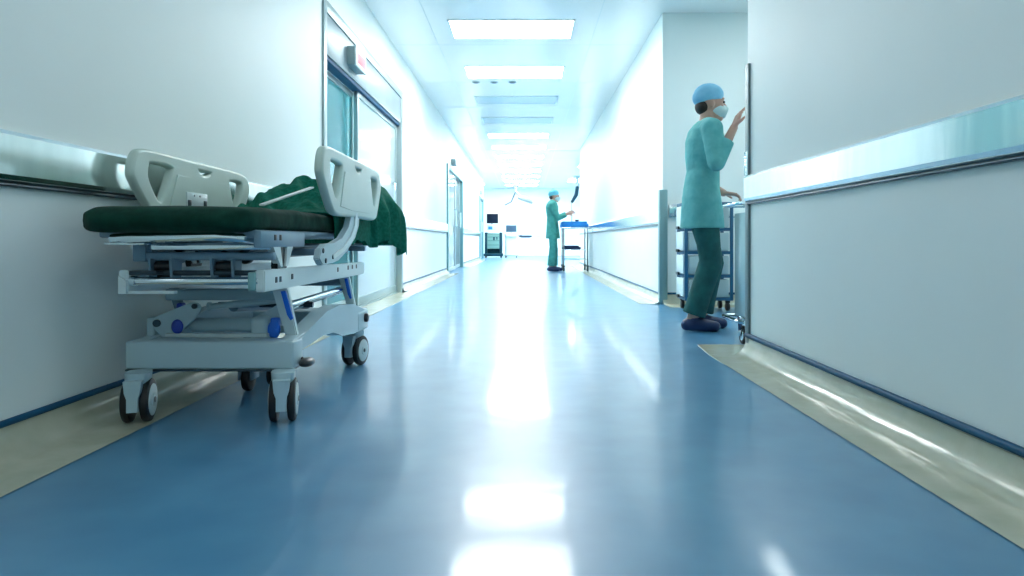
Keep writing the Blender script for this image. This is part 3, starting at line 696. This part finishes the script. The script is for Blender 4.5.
def person(loc, label, J, mats, voxel=.007, hem=.80, cap_long=False, yaw=0.):
    """J: joints in local coordinates: hip/knee/ankle/toe and shoulder/elbow/wrist for sides 'R' (-Y) and 'L' (+Y)"""
    t = thing('person', label, 'person', (0,0,0))
    SC, TR, CP = mats
    px, pz = J['pelvis']; cx, cz = J['chest']; hx, hz = J['head']
    fin_list = []
    def torso(bm, o, lo=0.):
        rings = [(px, 0, .86, .085+o, .135+o), (px, 0, .93, .110+o, .170+o), (px*.8+cx*.2, 0, 1.02, .100+o, .158+o), (px*.5+cx*.5, 0, 1.12, .092+o, .145+o),
                 (px*.25+cx*.75, 0, 1.24, .110+o, .165+o), (cx, 0, 1.34, .115+o, .180+o), (cx, 0, 1.41, .095+o, .180+o), (cx+.005, 0, 1.455, .065+o, .125+o), (cx+.01, 0, 1.48, .052+o*.4, .065+o*.5)]
        ring_loft(bm, rings, 32)
    def neck_head(bm):
        chain(bm, [(cx+.005,0,1.42), (cx*.5+hx*.5,0,1.49), (hx-.012,0,hz-.06)], [.062,.055,.056])
        ball(bm, (hx,0,hz+.015), .098, .077, .105); ball(bm, (hx+.022,0,hz-.055), .068, .058, .068)
        chain(bm, [(hx+.055,0,hz-.088), (hx+.072,0,hz-.100)], [.030,.022])           # chin
        chain(bm, [(hx+.090,0,hz+.018), (hx+.112,0,hz-.026)], [.009,.014], 10)        # nose
        chain(bm, [(hx+.088,-.018,hz-.062), (hx+.094,0,hz-.062), (hx+.088,.018,hz-.062)], [.007,.009,.007], 8)
        for s in (-1, 1):
            ball(bm, (hx-.005, s*.078, hz-.012), .017, .009, .030)
            ball(bm, (hx+.070, s*.033, hz-.028), .022, .02, .02)                       # cheeks
            ball(bm, (hx+.082, s*.030, hz+.030), .014, .024, .009)                     # brow
    bm = bmesh.new(); torso(bm, 0); neck_head(bm)
    for s, k in ((-1,'R'), (1,'L')):
        a = J[k]
        chain(bm, [(px, s*.095, .90), a['hip'], a['knee'], a['ankle']], [.085,.085,.057,.040])
        chain(bm, [a['ankle'], a['heel'], a['toe']], [.040,.034,.026])
        chain(bm, [a['shoulder'], a['elbow'], a['wrist']], [.056,.042,.027])
        chain(bm, [(cx,s*.09,1.42), a['shoulder']], [.06,.057])
        hand(bm, a['wrist'], a['hd'], a['hn'], a['hs'], a.get('curl', .35))
    Mx = Matrix.Translation(loc) @ Matrix.Rotation(yaw, 4, 'Z')
    def bake(nm, bm, m, par, vox, sm, **k): bm.transform(Mx); return baked(nm, bm, m, par, voxel=vox, smoothing=sm, **k)
    t.location = loc
    body = bake('body', bm, SKIN, t, voxel*.62, 2)
    # eyes
    for s in (-1, 1):
        bm = bmesh.new(); ball(bm, (hx+.090, s*.031, hz+.008), .009, .013, .008, u=12, v=8); bm.transform(Mx); obj('eye', bm, EYE, t, 'all')
    # tunic
    bm = bmesh.new(); torso(bm, .018)
    ring_loft(bm, [(px+.01, 0, hem, .150, .205), (px+.008, 0, hem+.12, .142, .200), (px*.9+cx*.1, 0, 1.0, .122, .182), (px*.5+cx*.5,0,1.12,.112,.165)], 32)
    for s, k in ((-1,'R'), (1,'L')):
        a = J[k]; sh, el, wr = Vector(a['shoulder']), Vector(a['elbow']), Vector(a['wrist'])
        e = el.lerp(wr, a['sleeve'])
        chain(bm, [(cx, s*.10, 1.415), sh, el], [.075,.074,.060])
        P = [el.lerp(e, q/6) for q in range(7)]
        tube(bm, P, [.060-.010*q/6 for q in range(7)], 20)
    top = bake('scrub_top', bm, SC, t, voxel, 3)
    # trousers
    bm = bmesh.new(); ring_loft(bm, [(px, 0, .84, .095, .150), (px, 0, .93, .122, .182), (px, 0, 1.03, .112, .170)], 32)
    for s, k in ((-1,'R'), (1,'L')):
        a = J[k]; kn, an = Vector(a['knee']), Vector(a['ankle'])
        chain(bm, [(px, s*.085, .90), a['hip'], kn], [.090,.095,.076])
        e = kn.lerp(an, .97)
        tube(bm, [kn.lerp(e, q/6) for q in range(7)], [.082,.080,.078,.077,.077,.078,.080], 22)
    bake('trousers', bm, TR, t, voxel, 3)
    # shoes
    for s, k in ((-1,'R'), (1,'L')):
        a = J[k]; h, to, an = Vector(a['heel']), Vector(a['toe']), Vector(a['ankle']); d = (to-h)
        bm = bmesh.new()
        chain(bm, [h + Vector((-.012,0,.006)), h.lerp(to,.4)+Vector((0,0,.014)), to+Vector((.012,0,.006))], [.046,.047,.038])
        chain(bm, [an+Vector((0,0,-.03)), h+Vector((.02,0,.02))], [.046,.044])
        # flatten the sole in the foot's own plane
        up = Vector((0,0,1)); dn = d.normalized(); up = (up - dn*up.dot(dn)).normalized(); o0 = h - up*.034
        for v in bm.verts:
            q = (v.co - o0).dot(up)
            if q < 0: v.co -= up*q
        sh = bake('shoe', bm, SHOE, t, voxel, 1)
    # mask
    bm = bmesh.new(); ball(bm, (hx+.045,0,hz-.050), .074, .068, .052); chain(bm, [(hx+.09,0,hz-.01), (hx+.113,0,hz-.035), (hx+.095,0,hz-.085)], [.014,.020,.018])
    bake('face_mask', bm, MASKM, t, voxel*.7, 2)
    # cap
    bm = bmesh.new(); ball(bm, (hx-.010,0,hz+.062), .107, .092, .085); ball(bm, (hx-.052,0,hz+.045), .072, .076, .070)
    ring_loft(bm, [(hx-.012, 0, hz+.028, .104, .088), (hx-.012, 0, hz+.060, .107, .092)], 28)
    cap = bake('surgical_cap', bm, CP, t, voxel, 2)
    bm = bmesh.new(); ball(bm, (hx-.050,0,hz-.018), .056, .070, .060); bake('hair', bm, HAIR, t, voxel, 1)
    return t

# the near person, walking towards the right with the raised hand on the door edge
JN = dict(pelvis=(.00,0), chest=(.03,0), head=(.065,1.60),
    R=dict(hip=(.0,-.095,.86), knee=(.045,-.095,.48), ankle=(-.075,-.09,.105), heel=(-.102,-.09,.042), toe=(.065,-.09,.030),
           shoulder=(.03,-.19,1.395), elbow=(.035,-.27,1.155), wrist=(.165,-.23,1.395), sleeve=.62, hd=(.35,.05,.9), hn=(.9,.1,-.3), hs=-1, curl=.2),
    L=dict(hip=(.01,.095,.86), knee=(.11,.09,.49), ankle=(.03,.085,.105), heel=(.005,.085,.042), toe=(.165,.085,.030),
           shoulder=(.03,.19,1.395), elbow=(.02,.245,1.10), wrist=(.22,.20,.985), sleeve=.6, hd=(1,-.1,-.15), hn=(.1,.0,-1), hs=1, curl=.5))
person((1.245, 4.84, 0), 'person in teal scrubs and blue cap with raised hand beside the drawer cart', JN, (SCRUB2, TROU, CAPM2), .009, hem=.72)
JF = dict(pelvis=(.0,0), chest=(-.01,0), head=(.035,1.565),
    R=dict(hip=(.0,-.085,.86), knee=(.01,-.09,.48), ankle=(-.04,-.10,.10), heel=(-.065,-.10,.040), toe=(.10,-.11,.030),
           shoulder=(-.01,-.185,1.37), elbow=(.10,-.22,1.10), wrist=(.31,-.16,1.19), sleeve=.8, hd=(1,.1,.35), hn=(.1,.6,-.5), hs=-1, curl=.45),
    L=dict(hip=(.0,.085,.86), knee=(.04,.09,.48), ankle=(.04,.10,.10), heel=(.015,.10,.040), toe=(.175,.11,.030),
           shoulder=(-.01,.185,1.37), elbow=(.12,.20,1.12), wrist=(.33,.10,1.22), sleeve=.8, hd=(1,-.1,.35), hn=(.1,-.6,-.5), hs=1, curl=.45))
person((.575, 14.3, 0), 'distant person in green scrubs and teal cap standing at the blue-topped trolley', JF, (SCRUB, SCRUB, CAPM), .010, hem=.68)

# ------------------------------------------------------------------ far instrument trolley
t = thing('instrument_trolley', 'thin-legged steel trolley with a bright blue top in front of the distant person', 'trolley', (1.04, 14.3, 0))
x0, x1, y0, y1 = .78, 1.31, 14.05, 14.75
bm = bmesh.new(); box(bm, x0-.03, x1, y0, y1, .915, .99, .02, 3); box(bm, x0-.02, x1-.03, y0+.02, y1-.02, .97, 1.035, .018, 3); obj('blue_top', bm, TROLB, t)
bm = bmesh.new(); box(bm, x0-.02, x1+.02, y0+.01, y1-.01, .885, .915, .006); obj('top_frame', bm, CHROME, t)
for x in (x0+.02, x1-.02):
    for y in (y0+.03, y1-.03):
        bm = bmesh.new(); tube(bm, [(x,y,.11), (x,y,.89)], .014, 12); l = obj('leg', bm, POST, t)
        bm = bmesh.new(); disc(bm, (x,y,.055), (1,0,0), .053, .04, 24, .01); box(bm, x-.03,x+.03,y-.03,y+.03,.10,.125,.006); obj('caster', bm, mat('caster_black', (.02,.05,.05), .4), l)
bm = bmesh.new(); box(bm, x0, x1, y0+.02, y1-.02, .44, .455, .003)
for q in ((x0,y0+.03,x1,y0+.03), (x0,y1-.03,x1,y1-.03)): tube(bm, [(q[0],q[1],.25), (q[2],q[3],.25)], .008, 8)
obj('shelf', bm, CHROME, t)
bm = bmesh.new(); box(bm, .80, 1.16, y0+.1, y1-.1, .456, .505, .02, 3); box(bm, .81, 1.12, y0+.12, y1-.15, .50, .535, .014, 3)
tag(obj('folded_drapes', bm, DBLUE), 'dark blue folded drapes on the lower shelf of the blue-topped trolley', 'cloth')
bm = bmesh.new(); ring_loft(bm, [(1.08,14.2,1.035,.03,.03), (1.08,14.2,1.07,.045,.045), (1.08,14.2,1.072,.04,.04), (1.08,14.2,1.041,.025,.025)], 20)
tag(obj('kidney_bowl', bm, DBLUE), 'tiny dark bowl on the blue top of the trolley', 'bowl')

# ------------------------------------------------------------------ drawer cart in the bay
t = thing('drawer_cart', 'dark blue framed cart with four rows of white bins against the bay wall', 'cart', (1.645, 6.26, 0))
x0, x1, y0, y1 = 1.43, 1.86, 6.10, 6.42
bm = bmesh.new()
for x in (x0+.012, x1-.012):
    for y in (y0+.012, y1-.012): box(bm, x-.014, x+.014, y-.014, y+.014, .10, .975, .004)
obj('frame', bm, CARTB, t)
lv = [.11, .315, .525, .735, .965]
for z in lv:
    bm = bmesh.new(); box(bm, x0, x1, y0, y1, z-.014, z+.014, .004); obj('shelf', bm, CARTB, t)
for a, b in zip(lv[:-1], lv[1:]):
    bm = bmesh.new(); box(bm, x0+.035, x1-.035, y0+.006, y1-.02, a+.016, b-.03, .012, 3); o = obj('bin', bm, BIN, t)
    bm = bmesh.new(); box(bm, x0-.012, x0+.006, y0+.03, y1-.02, a+.02, b-.02, .004); obj('side_panel', bm, WHITEP, t)
    bm = bmesh.new(); box(bm, x0-.028, x0-.010, y0+.17, y0+.26, a+.004, a+.03, .004); obj('bin_handle', bm, BLACKP, t)
for x in (x0+.04, x1-.04):
    for y in (y0+.04, y1-.04):
        bm = bmesh.new(); disc(bm, (x,y,.042), (1,0,0), .040, .03, 24, .008); box(bm, x-.02,x+.02,y-.02,y+.02,.075,.10,.004); obj('caster', bm, DARK, t)
# ------------------------------------------------------------------ steel trolley peeping out behind the corner
t = thing('steel_trolley', 'stainless steel trolley half hidden behind the near right wall corner', 'trolley', (1.6, 4.14, 0))
bm = bmesh.new(); box(bm, 1.30, 1.88, 3.95, 4.24, .175, .80, .006); body = obj('cabinet', bm, mat('grey_blue_steel', (.28,.42,.46), .35, .7), t)
bm = bmesh.new(); tube(bm, [(1.36,3.98,.80), (1.36,3.98,.83), (1.25,3.94,.848), (1.23,3.98,.848), (1.23,4.21,.848), (1.27,4.25,.848), (1.85,4.25,.848), (1.85,3.94,.848), (1.25,3.94,.848)], .011, 10); obj('handle_rail', bm, CHROME, t)
bm = bmesh.new(); tube(bm, [(1.32,3.96,.165), (1.25,3.90,.165), (1.235,3.93,.165), (1.235,4.25,.165), (1.27,4.27,.165), (1.90,4.27,.165), (1.90,3.90,.165), (1.25,3.90,.165)], .012, 10); obj('bumper_rail', bm, CHROME, t)
for x in (1.335, 1.84):
    for y in (4.03, 4.17):
        bm = bmesh.new()
        for s in (-1,1): prism(bm, [(y-.04,.172), (y+.045,.172), (y+.02,.05), (y-.015,.05)], 'x', x+s*.022-.002, x+s*.022+.002)
        box(bm, x-.026, x+.026, y-.04, y+.045, .158, .172, .003); c = obj('caster', bm, CHROME, t)
        bm = bmesh.new(); disc(bm, (x,y,.057), (1,0,0), .056, .028, 30, .006); obj('tire', bm, DARK, c)
        bm = bmesh.new(); disc(bm, (x,y,.057), (1,0,0), .036, .032, 24, .004); obj('hub', bm, CHROME, c)

# ------------------------------------------------------------------ machines at the far end
t = thing('anaesthesia_machine', 'tall dark teal and pale green medical machine with a black monitor at the far end', 'medical machine', (-1.17, 25.9, 0))
x0, x1, ya, yb = -1.55, -.82, 25.5, 26.2
bm = bmesh.new(); box(bm, x0, x1, ya, yb, .06, .16, .03, 3); box(bm, x0+.04, x0+.14, ya+.05, yb, .14, .95, .02); box(bm, x1-.14, x1-.04, ya+.05, yb, .14, .95, .02); box(bm, x0+.1,x1-.1, ya+.3, yb, .14,.9,.02); obj('chassis', bm, MACHT, t)
bm = bmesh.new(); box(bm, x0+.13, x1-.13, ya+.06, ya+.35, .34, .92, .02); dr = obj('drawer_unit', bm, MACHG, t)
bm = bmesh.new()
for z in (.48, .64, .78): box(bm, x0+.15, x1-.15, ya+.05, ya+.062, z-.006, z+.006)
box(bm, x0+.36, x0+.42, ya+.035, ya+.06, .66, .78, .004); box(bm, x0+.48, x0+.52, ya+.035, ya+.06, .68, .78, .004)
obj('panel_gaps', bm, MACHT, dr)
bm = bmesh.new(); box(bm, x0-.03, x1+.05, ya-.02, yb-.1, .95, 1.0, .02); box(bm, x0+.1,x0+.5, ya, yb-.2, 1.0,1.03,.01); obj('worktop', bm, WHITEP, t)
bm = bmesh.new(); box(bm, x0+.12, x0+.52, ya+.15, yb-.15, 1.0, 1.24, .03); v = obj('ventilator', bm, MACHL, t)
bm = bmesh.new(); box(bm, x0+.17, x0+.33, ya+.14, ya+.152, 1.06, 1.18, .01); obj('ventilator_screen', bm, BLUEP, v)
bm = bmesh.new(); tube(bm, [(x0+.3,ya+.4,1.2), (x0+.3,ya+.4,1.35)], .03, 12); obj('monitor_post', bm, ALU, t)
bm = bmesh.new(); box(bm, x0+.10, x0+.54, ya+.26, ya+.34, 1.29, 1.66, .02); mo = obj('monitor', bm, BLACKP, t)
bm = bmesh.new(); box(bm, x0+.13, x0+.51, ya+.252, ya+.262, 1.32, 1.63, .004); obj('screen', bm, SCREEN, mo)
for x in (x0+.08, x1-.08):
    for y in (ya+.1, yb-.1):
        bm = bmesh.new(); disc(bm, (x,y,.05), (1,0,0), .05, .05, 20, .01); obj('caster', bm, DARK, t)
t = thing('ultrasound_machine', 'white medical console with a grey screen beside the taller dark machine', 'medical machine', (-.52, 25.9, 0))
x0, x1 = -.76, -.28
bm = bmesh.new(); ring_loft(bm, [(-.52,25.9,.10,.24,.32,.35), (-.52,25.9,.16,.24,.32,.35), (-.52,25.9,.75,.22,.28,.35), (-.52,25.9,.88,.25,.32,.35), (-.52,25.9,.92,.24,.31,.35)], 32); cb = obj('cabinet', bm, WHITEP, t)
bm = bmesh.new(); box(bm, x0+.05, x1-.05, 25.55, 25.60, .78, .84, .01)
obj('control_strip', bm, MACHL, cb)
bm = bmesh.new(); box(bm, x0-.02, x1+.02, 25.6, 26.2, .06, .11, .02); obj('base', bm, ALU, t)
bm = bmesh.new(); tube(bm, [(-.52,25.95,.9), (-.52,25.95,1.02)], .03, 12); obj('screen_post', bm, ALU, t)
bm = bmesh.new(); box(bm, -.73, -.31, 25.88, 25.95, .96, 1.24, .015); mo = obj('monitor', bm, ALU, t)
bm = bmesh.new(); box(bm, -.715, -.325, 25.872, 25.884, .975, 1.225, .003); obj('screen', bm, SCREEN2, mo)
bm = bmesh.new(); tube(bm, [(x1,25.8,.86), (-.18,25.75,.84)], .02, 10); obj('tray_arm', bm, ALU, t)
bm = bmesh.new(); ring_loft(bm, [(.02,25.75,.755,.17,.12), (.02,25.75,.78,.24,.16), (.02,25.75,.83,.25,.17), (.02,25.75,.845,.22,.15)], 28)
box(bm, -.2,-.12,25.7,25.8,.80,.86,.01)
obj('side_tray', bm, SCREEN2, t, label='dark blue oval tray')
for x in (x0+.04, x1-.04):
    for y in (25.68, 26.12):
        bm = bmesh.new(); disc(bm, (x,y,.035), (1,0,0), .035, .04, 20, .01); obj('caster', bm, DARK, t)
# surgical lamp
t = thing('surgical_lamp', 'pale surgical lamp with a folded arm hanging from the ceiling over the far end', 'surgical lamp', (-.28, 27.5, H))
bm = bmesh.new(); tube(bm, [(-.38,27.5,H), (-.38,27.5,2.62), (-.20,27.3,2.42), (-.02,27.2,2.36)], .035, 12); disc(bm, (-.38,27.5,H-.02), (0,0,1), .12, .04, 24, .01); obj('arm', bm, ALU, t)
bm = bmesh.new(); ring_loft(bm, [(.03,27.2,2.20,.30,.30), (.03,27.2,2.26,.32,.32), (.03,27.2,2.34,.24,.24), (.03,27.2,2.38,.08,.08)], 36)
bm.transform(Matrix.Translation((.03,27.2,2.3)) @ Matrix.Rotation(.35, 4, 'Y') @ Matrix.Translation((-.03,-27.2,-2.3))); obj('lamp_head', bm, mat('pale_lamp_grey', (.22,.30,.31), .45), t)
bm = bmesh.new(); tube(bm, [(-.38,27.5,2.62), (-.55,27.4,2.2), (-.80,27.2,2.06)], .022, 10); obj('second_arm', bm, SCREEN2, t)
# ceiling pendant on the right of the end room
t = thing('ceiling_pendant', 'dark jointed arm hanging from the ceiling above the trolley in the distance', 'ceiling pendant', (1.82, 24.0, H))
bm = bmesh.new(); tube(bm, [(1.84,24.0,H), (1.84,24,2.55)], .05, 14); disc(bm, (1.84,24,H-.02), (0,0,1), .14, .04, 24, .01); obj('post', bm, ALU, t)
bm = bmesh.new(); tube(bm, [(1.84,24,2.55), (1.80,24,2.25), (1.64,24,1.98)], [.06,.07,.05], 14); obj('joint_arm', bm, MACHT, t)
bm = bmesh.new(); tube(bm, [(1.64,24,1.98), (1.64,24,1.30)], .022, 12); obj('drop_pole', bm, ALU, t)

# ------------------------------------------------------------------ world, camera, exposure
w = bpy.data.worlds.new('world'); S.world = w; w.use_nodes = True
w.node_tree.nodes['Background'].inputs[0].default_value = (.8,.95,1,1); w.node_tree.nodes['Background'].inputs[1].default_value = .3
cam = bpy.data.cameras.new('camera'); co = bpy.data.objects.new('camera', cam); C.objects.link(co)
co.location = (0, 0, .63); co.rotation_euler = (PI/2, 0, 0)
cam.sensor_width = 36; cam.lens = 36*683/1024; cam.shift_x = -13/1024; cam.shift_y = -47/1024; cam.clip_start = .05; cam.clip_end = 100
S.camera = co
S.view_settings.view_transform = 'Standard'; S.view_settings.look = 'None'; S.view_settings.gamma = 1; S.view_settings.use_curve_mapping = False
S.view_settings.exposure = 1.6
S.cycles.max_bounces = 10; S.cycles.diffuse_bounces = 6; S.cycles.glossy_bounces = 5; S.cycles.transparent_max_bounces = 12
S.cycles.use_denoising = True; S.cycles.sample_clamp_indirect = 6; S.cycles.caustics_reflective = True
